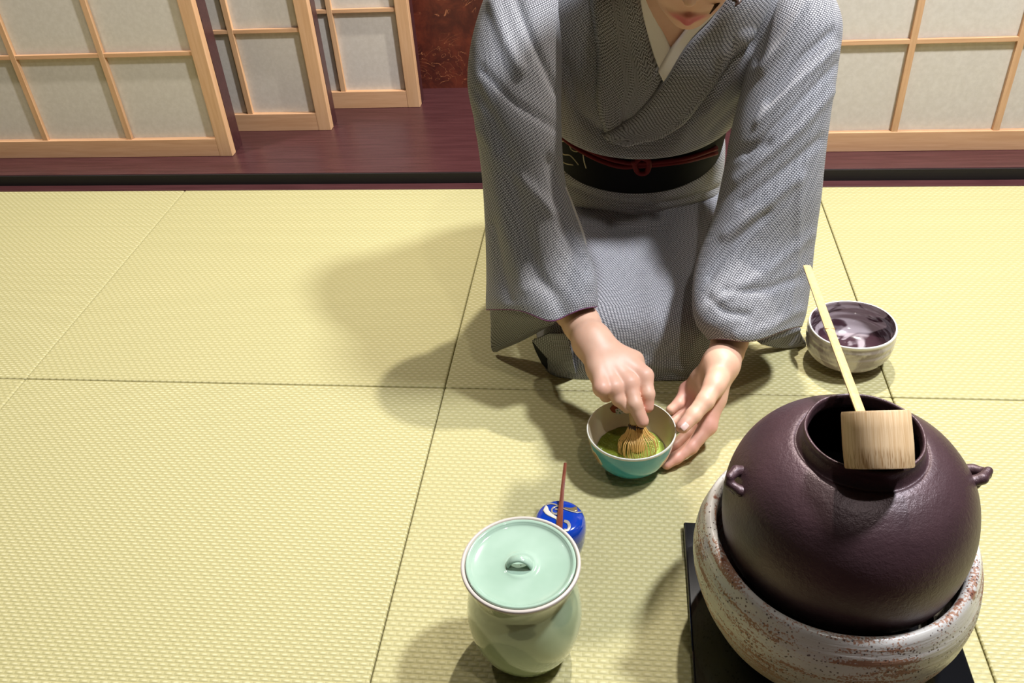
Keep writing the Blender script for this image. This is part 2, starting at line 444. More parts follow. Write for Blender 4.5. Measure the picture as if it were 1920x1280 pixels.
# re-centre object coordinates on the brazier
def recentre(o, c):
    for v in o.data.vertices: v.co -= Vector(c)
    o.location = c
recentre(fb, (FC[0], FC[1], .0112))
V, F = lathe([(.0005, .034), (.108, .034), (.113, .05)], (FC[0], FC[1], .0112), 48); mesh_obj('ash_bed', V, F, M['ash'], t)
for k in range(3):
    a = 0.55+k*2*math.pi/3-1.9
    mb = MB().box((.088, -.008, .034), (.1145, .008, .128))
    Vv = [(FC[0]+x*math.cos(a)-y*math.sin(a), FC[1]+x*math.sin(a)+y*math.cos(a), .0112+z) for x, y, z in mb.V]
    mesh_obj('kettle_rest', Vv, mb.F, M['iron'], t, smooth=False)

KC = (.5050, -.408)
k = empty('iron_kettle', (KC[0], KC[1], .135), 'large round dark brown cast iron kettle with wide open mouth sitting in the brazier', 'kettle')
prof = smooth_profile([(.0005, .118), (.05, .116), (.088, .124), (.1105, .144), (.1178, .166), (.1200, .192), (.1185, .216), (.1115, .240), (.0985, .261), (.0830, .2745), (.0700, .2815), (.0625, .2840), (.0590, .2835), (.0568, .286), (.0545, .293), (.0545, .300), (.0535, .3025), (.0515, .3020), (.0505, .298), (.0510, .288), (.06, .280), (.09, .262), (.110, .22), (.112, .19), (.10, .15), (.0005, .13)], 6)
prof = [(r_*1.022, z_) for r_, z_ in prof]
V, F = lathe(prof, (KC[0], KC[1], 0), 128, lambda a, r_, z_: (.0004*math.sin(4*a)+.0003*math.sin(7*a+z_*60), 0))
kb = mesh_obj('body', V, F, M['iron'], k); recentre(kb, (KC[0], KC[1], 0.135))
V, F = lathe([(.0005, .205), (.108, .205)], (KC[0], KC[1], 0), 48)
mesh_obj('water', V, F, Mat('dark_water', (.003, .003, .003), .02).mat, k)
# two lugs with ring holes (kantsuki)
def lug(ang, zc, rr):
    ca, sa = math.cos(ang), math.sin(ang); tx, ty = -sa, ca
    base = np.array([KC[0]+ca*rr, KC[1]+sa*rr, zc]); out = np.array([ca, sa, 0]); tan = np.array([tx, ty, 0]); up = np.array([0, 0, 1.0])
    def q(o_, t_, u_): return base+out*o_+tan*t_+up*u_
    chains = [[(q(-.008, -.012, .004), .0062), (q(.006, -.010, .008), .0052), (q(.0145, -.001, .009), .0045)],
              [(q(-.006, .012, -.002), .0062), (q(.006, .010, .0), .0050), (q(.0155, .002, .004), .0045)],
              [(q(-.008, 0, -.012), .006), (q(.006, 0, -.010), .005), (q(.0155, .001, .001), .0045)]]
    def fn(P):
        d = None
        for ch in chains:
            for (a, ra), (b_, rb) in zip(ch[:-1], ch[1:]):
                e = rcone(P, a, b_, ra, rb); d = e if d is None else smin(d, e, .003)
        return d
    V, F = surface_net(fn, base-.03, base+.03, .0012)
    mesh_obj('lug', V, F, M['iron'], k)
lug(math.radians(187), .240, .108)
lug(math.radians(3), .240, .1115)

# ------------------------------------------------------------------ ladle resting over the kettle mouth
def bamboo(name, a, b, sc, rough=.45):
    m = Mat(name, rough=rough); v = m.coord('Generated', sc); n = m.noise(v, 1.0, 3, .6); m.color(m.mix(n.ss(.25, .75), a, b)); m.bump(n, .12, .0004); return m
bc = Mat('bamboo_cup', rough=.5); _v = bc.coord('Object', (700, 700, 18)); _n = bc.noise(_v, 1, 3, .6)
_x, _y, _z = bc.xyz(bc.coord('Object')); _n2 = bc.noise(bc.coord('Object', (900, 900, 60)), 1, 2)
_c = bc.mix(_n.ss(.3, .7), (.62, .40, .20), (.78, .56, .33)); _c = bc.mix((_z*-1.0-.004).ss(.0, .012)*_n2.ss(.5, .62)*.75, _c, (.36, .18, .06)); bc.color(_c); bc.bump(_n, .15, .0004)
M['bamboo_cup'] = bc.mat
M['bamboo'] = wood('bamboo_handle', (.58, .40, .17), (.65, .47, .22), (60, 60, 4), .4, 3, .05)
cupc = Pz(1645, 823, .331)
lad = empty('water_ladle', cupc, 'bamboo water ladle with cylindrical cup lying across the kettle mouth, long handle pointing back', 'ladle')
axis = np.array(UP)+.10*FWD-.03*RT; axis /= np.linalg.norm(axis)
ax1 = np.cross(axis, FWD); ax1 /= np.linalg.norm(ax1); ax2 = np.cross(axis, ax1)
depth = (cupc-CAM)@FWD; pxm = depth/FPX
R_, Hh = 62*pxm*1.0, 53*pxm
prof = [(.0005, Hh-.004), (R_*.80, Hh-.004), (R_*.86, -Hh*.0+Hh), (R_*.965, Hh), (R_*.99, Hh-.002), (R_, .4*Hh), (R_*1.01, -.2*Hh), (R_*.99, -Hh+.0015), (R_*.97, -Hh), (R_*.87, -Hh), (R_*.85, -Hh+.002), (R_*.85, Hh-.012), (.0005, Hh-.012)]
V, F = lathe(prof, (0, 0, 0), 96)
cup = mesh_obj('cup', V, F, M['bamboo_cup'], None)
mat_ax = Matrix(((ax1[0], ax2[0], axis[0]), (ax1[1], ax2[1], axis[1]), (ax1[2], ax2[2], axis[2])))
cup.parent = lad; cup.rotation_euler = mat_ax.to_euler()
mod(cup, 'EDGE_SPLIT', split_angle=.7)
h0 = Pz(1624, 800, .334); h1 = Pz(1556, 618, .322); h2 = Pz(1513, 499, .305)
def strip(pts, w, th, name, mat, parent, wdir):
    P = np.array(pts); V = []; F = []
    T = np.gradient(P, axis=0); T /= np.linalg.norm(T, axis=1, keepdims=True)
    for i, (p, t_) in enumerate(zip(P, T)):
        s_ = np.cross(t_, wdir); s_ /= np.linalg.norm(s_); nrm = np.cross(s_, t_); ww = w[i]/2
        for a, c in ((-1, .5), (-.6, .85), (0, 1), (.6, .85), (1, .5), (1, -.6), (-1, -.6)): V.append(p+s_*a*ww+nrm*c*th/2)
    n = 7
    for i in range(len(P)-1):
        for q in range(n): F.append((i*n+q, i*n+(q+1) % n, (i+1)*n+(q+1) % n, (i+1)*n+q))
    F.append(tuple(range(n))[::-1]); F.append(tuple((len(P)-1)*n+q for q in range(n)))
    return mesh_obj(name, V, F, mat, parent, smooth=False)
hp = [h0+(h1-h0)*s for s in (0, .5, .96)]+[h1]+[h1+(h2-h1)*s for s in (.04, .5, 1)]
strip(hp, [.0085, .0085, .0085, .0098, .0095, .0092, .0088], .0035, 'handle', M['bamboo'], lad, np.array([0, 0, 1.0]))
jn = h1; tube([jn+np.array([-.0052, 0, .0012]), jn+np.array([.0052, 0, .0012])], .00055, 'node_ring', Mat('bamboo_node', (.30, .16, .05), .6).mat, lad, n=6, sub=1)

# ------------------------------------------------------------------ celadon water jar
def celadon(name, a, b):
    m = Mat(name, rough=.10, Coat_Weight=.6, Coat_Roughness=.04); v = m.coord('Object'); m.color(m.mix(m.noise(v, 18, 3).ss(.3, .7), a, b)); m.b.inputs['Subsurface Weight'].default_value = .0; return m.mat
M['celadon'] = celadon('celadon_body', (.36, .45, .27), (.42, .51, .33))
M['celadon_lid'] = celadon('celadon_lid', (.32, .45, .34), (.39, .52, .41))
M['rim_pink'] = Mat('unglazed_pale_rim', (.56, .49, .43), .3, Coat_Weight=.3).mat
JC = (.1735, -.4585)
j = empty('water_jar', (JC[0], JC[1], .0003), 'pale green celadon lidded water jar in front, lit lid with arched knob', 'jar')
prof = smooth_profile([(.0005, .002), (.030, .002), (.034, .0), (.0395, .003), (.0480, .014), (.0570, .032), (.0620, .052), (.0632, .070), (.0612, .092), (.0572, .112), (.0552, .125), (.0575, .138), (.0612, .1455)], 6)
V, F = lathe(prof, (JC[0], JC[1], .0003), 96); o = mesh_obj('body', V, F, M['celadon'], j)
prof = smooth_profile([(.0595, .1420), (.0618, .1448), (.0633, .1480), (.0628, .1505), (.0605, .1510), (.0590, .1490), (.0575, .1440), (.0540, .1300)], 5)
V, F = lathe(prof, (JC[0], JC[1], .0003), 96); mesh_obj('rim', V, F, M['rim_pink'], j)
lid = None
prof = smooth_profile([(.0570, .1440), (.0583, .1490), (.0575, .1512), (.0552, .1508), (.0535, .1492), (.0500, .1470), (.038, .1452), (.022, .1450), (.016, .1462), (.012, .1458), (.0005, .1450)], 6)
V, F = lathe(prof, (JC[0], JC[1], .0003), 96); lid = mesh_obj('lid', V, F, M['celadon_lid'], j)
# arched knob: half ring standing on the lid, running left to right
kc = np.array([JC[0]-.001, JC[1]-.001, .1448]); Vk = []; Fk = []; n1, n2 = 28, 14
for i in range(n1+1):
    a = math.pi*i/n1
    c = kc+np.array([-.0122*math.cos(a), 0, .0125*math.sin(a)]); rad = np.array([-math.cos(a), 0, math.sin(a)])
    for q in range(n2):
        b_ = 2*math.pi*q/n2; Vk.append(c+rad*.0024*math.cos(b_)+np.array([0, 1, 0])*.0046*math.sin(b_)*(1+.25*abs(math.cos(a))))
for i in range(n1):
    for q in range(n2): Fk.append((i*n2+q, i*n2+(q+1) % n2, (i+1)*n2+(q+1) % n2, (i+1)*n2+q))
kn = mesh_obj('knob', Vk, Fk, M['celadon_lid'], lid)

# ------------------------------------------------------------------ blue tea caddy
NC = (.2035, -.3165)
tc = empty('tea_caddy', (NC[0], NC[1], .0003), 'small shiny cobalt blue lacquer tea caddy with silver swirl, behind the celadon jar', 'tea caddy')
M['cobalt'] = Mat('cobalt_lacquer', (.006, .050, .42), .12, Coat_Weight=.8).mat
M['cobalt_low'] = Mat('cobalt_lacquer_lower', (.006, .055, .30), .14, Coat_Weight=.8).mat
V, F = lathe(smooth_profile([(.0005, .001), (.020, .001), (.0225, .0), (.0265, .006), (.0305, .022), (.0320, .0375), (.0321, .0380)], 6), (NC[0], NC[1], .0003), 80)
mesh_obj('body', V, F, M['cobalt_low'], tc)
V, F = lathe([(.0312, .0383), (.0321, .0384)]+[tuple(p) for p in smooth_profile([(.0322, .0386), (.0325, .0450), (.0318, .0530), (.0295, .0595), (.0250, .0635), (.015, .0652), (.0005, .0658)], 8)], (NC[0], NC[1], .0003), 96)
ld = mesh_obj('lid', V, F, M['cobalt'], tc)
lidbvh = BVHTree.FromPolygons([Vector(v) for v in V], F)
def bvh_px(bvh, px, py, off=.0005):
    d = Vector(ray(px, py)).normalized(); h = bvh.ray_cast(Vector(CAM), d)
    if h[0] is None: return None
    n = h[1]
    if n.dot(d) > 0: n = -n
    return np.array(h[0]+n*off)
def ribbon(bvh, pts, w, name, mat, parent, off=.0004, sub=8, thick=.0004):
    C_ = catmull(np.array(pts, float), sub, False); W_ = np.interp(np.linspace(0, 1, len(C_)), np.linspace(0, 1, len(w)), w)
    T = np.gradient(C_, axis=0); T /= np.linalg.norm(T, axis=1, keepdims=True)+1e-9; Nn = np.stack([-T[:, 1], T[:, 0]], 1)
    V = []; F = []; rows = []
    for c, n_, w_ in zip(C_, Nn, W_):
        r_ = [bvh_px(bvh, *(c+n_*w_*s/2), off) for s in (-1, -.5, 0, .5, 1)]
        if any(q is None for q in r_): continue
        rows.append(r_)
    for r_ in rows: V += r_
    for i in range(len(rows)-1):
        for q in range(4): F.append((i*5+q, i*5+q+1, (i+1)*5+q+1, (i+1)*5+q))
    o = mesh_obj(name, V, F, mat, parent); mod(o, 'SOLIDIFY', thickness=thick, offset=1); return o
def c3(p): return (980+p[0]/7.114, 860+p[1]/7.114)
sil = Mat('silver_gold_inlay', (.62, .55, .45), .3, Metallic=.5).mat; gold = Mat('gold_inlay', (.42, .30, .15), .3, Metallic=.6).mat; cream = Mat('pearl_inlay', (.80, .74, .62), .3).mat
ribbon(lidbvh, [c3(p) for p in ((225, 665), (290, 655), (330, 715), (400, 765), (455, 800), (462, 860), (455, 900))], [3, 12, 9, 6, 4.5, 3.5, 3], 'swirl', cream, ld)
ribbon(lidbvh, [c3(p) for p in ((300, 620), (370, 602), (440, 615), (500, 645), (580, 680), (670, 708), (740, 718), (800, 712))], [3, 2.5, 2.2, 2, 2, 2, 2, 2], 'swirl', sil, ld, .0006)
ribbon(lidbvh, [c3(p) for p in ((555, 652), (640, 670), (700, 672), (750, 665), (785, 680))], [1, 4, 9, 9, 4], 'swirl', gold, ld, .0003)
ribbon(lidbvh, [c3(p) for p in ((495, 640), (430, 645), (390, 680), (400, 725), (450, 738), (480, 712), (465, 680), (430, 678))], [1.5, 2.5, 3, 3.5, 3.5, 3, 2.5, 2], 'swirl', sil, ld, .0007)
ribbon(lidbvh, [c3(p) for p in ((550, 830), (600, 850), (622, 900), (600, 950), (550, 950))], [5, 6, 6, 5, 5], 'swirl', sil, ld)
# ------------------------------------------------------------------ tea scoop
sc = [Pz(1048, 1000, .0685), Pz(1051, 960, .0690), Pz(1054, 925, .0730), Pz(1057, 895, .0775), Pz(1060, 868, .079)]
sc.insert(0, sc[0]+(sc[0]-sc[1])*.8)
M['scoop'] = wood('red_brown_bamboo', (.15, .035, .018), (.25, .07, .035), (90, 12, 60), .3, 3, .05)
so = strip(catmull(sc, 5, False), np.interp(np.linspace(0, 1, 26), [0, .3, .55, 1], [.0085, .0075, .0050, .0038]), .0022, 'tea_scoop', M['scoop'], None, np.array([0, 0, 1.0]))
tag(so, 'slender reddish brown bamboo tea scoop balanced on top of the blue tea caddy', 'tea scoop')

# ------------------------------------------------------------------ grey tea bowl
GC = (.629, .0895)
gm = Mat('grey_mottled_glaze', rough=.16, Coat_Weight=.4); _v = gm.coord('Object'); _n = gm.noise(_v, 22, 4, .6, .6); _n2 = gm.noise(_v, 60, 3)
_x, _y, _z = gm.xyz(_v); _c = gm.mix(_n.ss(.42, .58), (.56, .51, .47), (.27, .22, .22)); _c = gm.mix(_n2.ss(.6, .7)*.5, _c, (.20, .16, .16)); _c = gm.mix(_z.ss(.064, .067), _c, (.70, .66, .60)); gm.color(_c)
gi = Mat('mauve_inner_glaze', rough=.12, Coat_Weight=.5); _v = gi.coord('Object'); _n = gi.noise(_v, 17, 3, .5, 1.2); _c = gi.mix(_n.ss(.48, .55), (.060, .028, .036), (.46, .38, .40)); gi.color(_c)
gb = empty('tea_bowl', (GC[0], GC[1], .0003), 'grey mottled ceramic tea bowl with dark mauve inside, empty, behind the kettle', 'bowl')
wg = lambda a, r_, z_: (.0012*math.sin(2*a+.5)*(r_/.065)+.0005*math.sin(z_*500+a), .0008*math.sin(3*a)*(z_ > .05))
V, F = lathe(smooth_profile([(.0005, .004), (.028, .004), (.030, .0), (.034, .0), (.037, .005), (.049, .011), (.0605, .023), (.0645, .038), (.0652, .055), (.0650, .066), (.0640, .0695), (.0620, .0695)], 6), (0, 0, 0), 96, wg)
o = mesh_obj('outer_wall', V, F, gm.mat, gb, world_coords=False)
V, F = lathe(smooth_profile([(.0620, .0695), (.0608, .064), (.0608, .048), (.0590, .032), (.047, .019), (.025, .013), (.0005, .012)], 6), (0, 0, 0), 96, wg)
mesh_obj('inner_glaze', V, F, gi.mat, gb, world_coords=False)

# ------------------------------------------------------------------ turquoise tea bowl with tea
BC = (.2915, -.1580)
tm = Mat('turquoise_glaze', rough=.14, Coat_Weight=.5); _v = tm.coord('Object'); _x, _y, _z = tm.xyz(_v)
_c = tm.mix(tm.noise(_v, 45, 3).ss(.3, .7), (.030, .36, .44), (.055, .43, .51))
_nz = (tm.noise(_v, 110, 2)-.5)*.016
for (fx, fy, fz, rr) in ((-.0455, -.0295, .040, .0105), (-.054, -.017, .054, .009), (.047, -.026, .036, .0115), (.056, -.012, .048, .010), (.0, .055, .035, .018)):
    q = ((_x-fx)*(_x-fx)+(_y-fy)*(_y-fy)+(_z-fz)*(_z-fz)).pow(.5)+_nz
    _c = tm.mix(q.lt(rr+.0025), _c, (.74, .66, .45)); _c = tm.mix(q.lt(rr-.001), _c, (.50, .25, .09) if fx < 0 else (.76, .58, .34))
_c = tm.mix(_z.ss(.0640, .0648), _c, (.78, .76, .66)); tm.color(_c)
im = Mat('cream_inner_glaze', (.62, .53, .38), .2, Coat_Weight=.4); _v = im.coord('Object'); _x, _y, _z = im.xyz(_v)
tb = empty('tea_bowl', (BC[0], BC[1], .0003), 'turquoise tea bowl with painted flowers, cream inside, held by the person whisking tea', 'bowl')
V, F = lathe(smooth_profile([(.0005, .003), (.022, .003), (.0235, .0), (.0265, .0), (.0275, .004), (.035, .008), (.0455, .0175), (.0530, .031), (.0575, .047), (.0600, .062), (.0606, .0665), (.0600, .0680), (.0588, .0680)], 6), (0, 0, 0), 96)
mesh_obj('outer_wall', V, F, tm.mat, tb, world_coords=False)
V, F = lathe(smooth_profile([(.0588, .0680), (.0582, .064), (.0555, .048), (.050, .033), (.041, .0195), (.026, .0115), (.0005, .009)], 6), (0, 0, 0), 96)
inn = mesh_obj('inner_wall', V, F, im.mat, tb, world_coords=False)
ibv = BVHTree.FromPolygons([Vector(v)+Vector((BC[0], BC[1], .0003)) for v in V], F)
ribbon(ibv, [(1146, 762), (1152, 767), (1160, 769)], [9, 13, 10], 'painted_flower', Mat('rust_petals', (.28, .06, .03), .3).mat, inn)
fm = Mat('painted_leaves', rough=.3); _v = fm.coord('Object'); _n = fm.voro(_v, 330); fm.color(fm.mix(_n.ss(.3, .5), (.12, .30, .14), (.66, .60, .62)))
ribbon(ibv, [(1154, 771), (1164, 769), (1176, 766)], [9, 12, 12], 'painted_flower', fm.mat, inn, .0006)
# tea
tmn = Mat('green_tea', rough=.25); _v = tmn.coord('Object'); _x, _y, _z = tmn.xyz(_v); _n = tmn.noise(_v, 60, 4, .7)
_f = (_x*24.0-_y*9.0+_n*1.2-.35).ss(.0, .8); tmn.color(tmn.mix(_f, (.115, .140, .012), (.40, .55, .10))); tmn.bump(tmn.voro(_v, 420)+_n, .5, .0015)
Vt = []; Ft = []; nr, na = 30, 72
for i in range(nr+1):
    for q in range(na):
        r_ = .0465*i/nr; a = 2*math.pi*q/na; x_, y_ = r_*math.cos(a), r_*math.sin(a)
        Vt.append((x_, y_, .0275+.0009*math.sin(x_*260+y_*120)*math.sin(y_*200)+.0015*math.exp(-((r_-.0465)/.004)**2)))
for i in range(nr):
    for q in range(na): Ft.append((i*na+q, i*na+(q+1) % na, (i+1)*na+(q+1) % na, (i+1)*na+q))
te = mesh_obj('green_tea', Vt, Ft, tmn.mat, None); te.location = (BC[0], BC[1], 0)
tag(te, 'frothy green tea at the bottom of the turquoise bowl', 'tea')

# ------------------------------------------------------------------ bamboo whisk
wa = Pz(1196, 838, .030); wb = Pz(1192, 770, .080)
wz = (wb-wa)/np.linalg.norm(wb-wa); wx = np.cross(wz, [0, 1, 0]); wx /= np.linalg.norm(wx); wy = np.cross(wz, wx)
whisk = empty('tea_whisk', wa, 'golden bamboo tea whisk held upright in the tea by the fingers', 'whisk')
whisk.rotation_euler = Matrix(((wx[0], wy[0], wz[0]), (wx[1], wy[1], wz[1]), (wx[2], wy[2], wz[2]))).to_euler()
WM = Mat('whisk_bamboo', (.70, .42, .12), .4).mat; WM2 = Mat('whisk_handle_bamboo', (.66, .46, .20), .4).mat
L = np.linalg.norm(wb-wa)
V, F = lathe([(.0005, L+.022), (.0085, L+.022), (.0095, L+.020), (.0095, L-.014), (.0090, L-.020), (.0005, L-.020)], (0, 0, 0), 32)
o = mesh_obj('handle', V, F, WM2, whisk, world_coords=False)
V, F = lathe([(.0093, L-.018), (.0112, L-.020), (.0116, L-.023), (.0112, L-.026), (.0095, L-.0265)], (0, 0, 0), 32)
mesh_obj('binding_thread', V, F, Mat('dark_thread', (.06, .03, .02), .6).mat, whisk, world_coords=False)
tine = None
for q in range(64):
    a = 2*math.pi*q/64
    if tine is None:
        pr = [(.0090, L-.018), (.0125, L-.026), (.0185, L-.036), (.0250, .012), (.0275, .001), (.0262, -.006), (.0225, -.009)]
        P = [np.array([r_, 0, z_]) for r_, z_ in pr]
        tine = tube(P, [.0008, .0007, .0006, .00055, .0005, .00045, .0004], 'tine', WM, None, n=6, sub=4); tine.parent = whisk; o = tine
    else:
        o = tine.copy(); COL.objects.link(o)
    o.rotation_euler = (0, 0, a); s_ = random.uniform(.86, 1.03); o.scale = (s_, s_, random.uniform(.97, 1.02))
V, F = lathe(smooth_profile([(.0080, L-.022), (.0070, L-.035), (.0075, .008), (.0090, -.004), (.0005, -.006)], 4), (0, 0, 0), 32)
for i in range(len(V)):
    x_, y_, z_ = V[i]; f_ = 1+.12*((i*7) % 2); V[i] = (x_*f_, y_*f_, z_)
mesh_obj('inner_tines', V, F, WM, whisk, smooth=False, world_coords=False)
# ------------------------------------------------------------------ the kneeling person
P0 = np.array([.30, .30, 0.0])
person = empty('person', P0, 'kneeling person in a grey woven kimono with black obi, bending over to whisk tea', 'person')
A_ = np.array([.035, -.17, .335]); A_ /= np.linalg.norm(A_)
XR = np.array([1.0, 0, 0]); NF = np.cross(A_, XR); NF /= np.linalg.norm(NF)
if NF[1] > 0: NF = -NF
def ell(c, a, bf, bb, k=16, ex=1.0, xr=XR, nf=NF):
    out = []
    for q in range(k):
        t_ = 2*math.pi*q/k; cx, sy = math.cos(t_), math.sin(t_)
        cx = math.copysign(abs(cx)**ex, cx); sy = math.copysign(abs(sy)**ex, sy)
        out.append(np.array(c)+xr*a*cx+nf*(bf if sy > 0 else bb)*sy)
    return np.array(out)
# ---- bodice
rings = [ell((.303, .308, .340), .150, .108, .10, ex=.95), ell((.304, .304, .352), .156, .120, .11, ex=.95),
         ell((.308, .300, .376), .165, .118, .12, ex=.85), ell((.318, .285, .412), .178, .108, .12, ex=.8),
         ell((.326, .250, .470), .190, .090, .11, ex=.78), ell((.330, .225, .520), .192, .070, .10, ex=.78),
         ell((.333, .205, .556), .150, .056, .08, ex=.85), ell((.335, .195, .580), .085, .050, .065)]
G = loft(rings, 8, 10)
folds_b = [([(1062, 120), (1090, 215), (1150, 262)], 9, -.004), ([(1120, -10), (1128, 120), (1128, 235)], 8, .004), ([(1150, 60), (1165, 160), (1172, 245)], 6, -.0025),
           ([(1260, 270), (1330, 190), (1400, 100)], 12, .004), ([(1230, 262), (1290, 200), (1350, 110)], 9, -.0025), ([(1330, 250), (1390, 190), (1430, 120)], 10, -.005), ([(1395, 60), (1375, 140), (1320, 210)], 9, .004)]
G = apply_folds(G, True, folds_b)
ppx = project(G)
Vpoly = [(1212, -90), (1257, 86), (1300, 40), (1345, -90)]
def inpoly(p, poly):
    c = False; n = len(poly)
    for i in range(n):
        (x1, y1), (x2, y2) = poly[i], poly[(i+1) % n]
        if (y1 > p[1]) != (y2 > p[1]) and p[0] < (x2-x1)*(p[1]-y1)/(y2-y1)+x1: c = not c
    return c
Gn = grid_normals(G, True); cen = G.mean(1, keepdims=True)
if ((G-cen)*Gn).sum() < 0: Gn = -Gn
def bmask(i, k):
    return ((G[i, k]-CAM)@Gn[i, k]) < 0 and inpoly(ppx[i, k], Vpoly)
bod = grid_mesh(G, True, 'kimono_bodice', M['kimono'], person, thick=.0016, mask=bmask)
def grid_bvh(G):
    m, n, _ = G.shape; V = [Vector(v) for v in G.reshape(-1, 3)]
    F = [(i*n+k, i*n+(k+1) % n, (i+1)*n+(k+1) % n, (i+1)*n+k) for i in range(m-1) for k in range(n)]
    return BVHTree.FromPolygons(V, F)
bbvh = grid_bvh(G)
def drape(bvh, A, B, name, mat, parent, off, thick, nu=14, nv=60, roundness=.6):
    """cloth band laid on the garment between two edges A and B (photo outlines cast onto the body surface)"""
    a = catmull(np.array(A, float), 10, False); b = catmull(np.array(B, float), 10, False)
    def rs(p, n):
        s = np.concatenate([[0], np.cumsum(np.linalg.norm(np.diff(p, axis=0), axis=1))]); t_ = np.linspace(0, s[-1], n)
        return np.stack([np.interp(t_, s, p[:, i]) for i in (0, 1)], 1)
    a = rs(a, nv); b = rs(b, nv); rows = []
    for i in range(nv):
        r_ = []
        for q in range(nu+1):
            s = q/nu; p = a[i]*(1-s)+b[i]*s
            e = min(1, 4*s*(1-s)*2.2)**.5
            w = bvh_px(bvh, p[0], p[1], off*(1-roundness+roundness*e))
            if w is None: break
            r_.append(w)
        if len(r_) == nu+1: rows.append(r_)
    Gd = np.array(rows)
    return Gd, grid_mesh(Gd, False, name, mat, parent, thick=thick)
drape(bbvh, [(1170, -110), (1196, -40), (1204, 20), (1222, 90), (1241, 150)], [(1200, -110), (1222, -30), (1228, 20), (1246, 62), (1262, 100)], 'under_collar', M['collar'], person, .0045, .002)
drape(bbvh, [(1355, -60), (1320, 5), (1282, 58), (1256, 90), (1234, 128)], [(1385, -60), (1345, 15), (1302, 62), (1276, 104), (1246, 152)], 'under_collar', M['collar'], person, .0075, .002)
drape(bbvh, [(1090, -110), (1110, 0), (1122, 110), (1122, 190), (1135, 246)], [(1172, -110), (1202, 10), (1220, 90), (1240, 150), (1190, 215)], 'lapel', M['kimono'], person, .007, .003)
drape(bbvh, [(1392, -110), (1350, 5), (1288, 76), (1244, 146), (1190, 208), (1128, 250)], [(1480, -110), (1425, 40), (1372, 110), (1322, 180), (1268, 240), (1180, 268)], 'lapel', M['kimono'], person, .0125, .003, nu=20, nv=80)

# ---- obi and its cord
rings = [ell((.298, .346, .258), .140, .106, .11, ex=.95), ell((.299, .339, .278), .141, .108, .11, ex=.95), ell((.300, .331, .300), .142, .108, .11, ex=.95), ell((.301, .320, .328), .143, .104, .11, ex=.95), ell((.301, .312, .350), .140, .092, .10, ex=.95)]
Go = loft(rings, 8, 6)
obi = grid_mesh(Go, True, 'obi', M['obi'], person, thick=.003)
obvh = grid_bvh(Go)
def cordpts(px, off=.004): return [p for p in (bvh_px(obvh, x, y, off) for x, y in px) if p is not None]
for dy in (0, 9):
    c_ = cordpts([(1040, 225+dy), (1060, 248+dy), (1090, 270+dy), (1130, 290+dy), (1165, 300+dy), (1195, 303+dy*.6), (1240, 300+dy*.5), (1290, 292+dy*.6), (1340, 275+dy), (1365, 262+dy)])
    if len(c_) > 3: tube(c_, .0040, 'obi_cord', M['cord'], obi, n=10, sub=6)
c_ = cordpts([(1188, 296), (1196, 316), (1212, 316), (1216, 298), (1202, 292), (1190, 300)], .008)
if len(c_) > 3: tube(c_, .0042, 'obi_cord', M['cord'], obi, n=10, sub=6)
for pl in ([(1046, 262), (1056, 264), (1066, 262), (1072, 278), (1082, 283), (1088, 279)], [(1050, 276), (1058, 288), (1070, 290), (1080, 300), (1086, 308)], [(1094, 284), (1096, 300), (1100, 314)], [(1052, 300), (1064, 306), (1076, 308)]):
    c_ = cordpts(pl, .0015)
    if len(c_) > 2: tube(c_, .0011, 'embroidered_line', M['gold_thread'], obi, n=6, sub=5)

# ---- folded waist of the kimono below the obi
rings = [ell((.295, .385, .165), .150, .125, .12, ex=.9), ell((.296, .378, .195), .152, .124, .12, ex=.9), ell((.298, .364, .230), .149, .120, .12, ex=.9), ell((.299, .352, .258), .143, .112, .11, ex=.9), ell((.299, .346, .268), .132, .098, .10, ex=.9)]
Gw = loft(rings, 8, 8)
Gw = apply_folds(Gw, True, [([(1060, 345), (1120, 372), (1200, 385), (1280, 375), (1350, 350)], 5, -.005), ([(1100, 395), (1200, 404), (1340, 375)], 5, -.004), ([(1060, 320), (1110, 340), (1170, 352)], 4, -.002)])
grid_mesh(Gw, True, 'kimono_waist_fold', M['kimono'], person, thick=.0016)

# ---- skirt over the folded legs: arched sections from the knees back
def arch(y, xl, xr, h, flat=.5, dip=0.0, zoff=0.0005, n=17):
    out = []
    xc = (xl+xr)/2; a = (xr-xl)/2
    for q in range(n):
        t_ = math.pi*q/(n-1)
        c_, s_ = math.cos(t_), math.sin(t_)
        x = xc+a*math.copysign(abs(c_)**.72, c_); z = zoff+h*abs(s_)**flat
        z -= dip*math.exp(-((x-xc)/(.03))**2)
        out.append((x, y, z))
    return np.array(out)
secs = [arch(.0265, .235, .330, .012), arch(.028, .195, .372, .045, .45), arch(.034, .172, .402, .082, .42, .003), arch(.050, .158, .424, .108, .42, .006), arch(.085, .148, .446, .124, .42, .009),
        arch(.150, .134, .466, .140, .44, .011), arch(.230, .124, .480, .160, .46, .010), arch(.32, .115, .488, .185, .5, .004), arch(.42, .112, .486, .195, .55), arch(.50, .112, .480, .165, .5), arch(.56, .14, .45, .105, .5), arch(.60, .18, .40, .05, .5)]
secs = [np.array([s[0]]*0+list(s)) for s in secs]
Gs = np.stack([catmull(s, 5, False) for s in secs]); Gs = np.stack([catmull(Gs[:, q], 9, False) for q in range(Gs.shape[1])], 1)
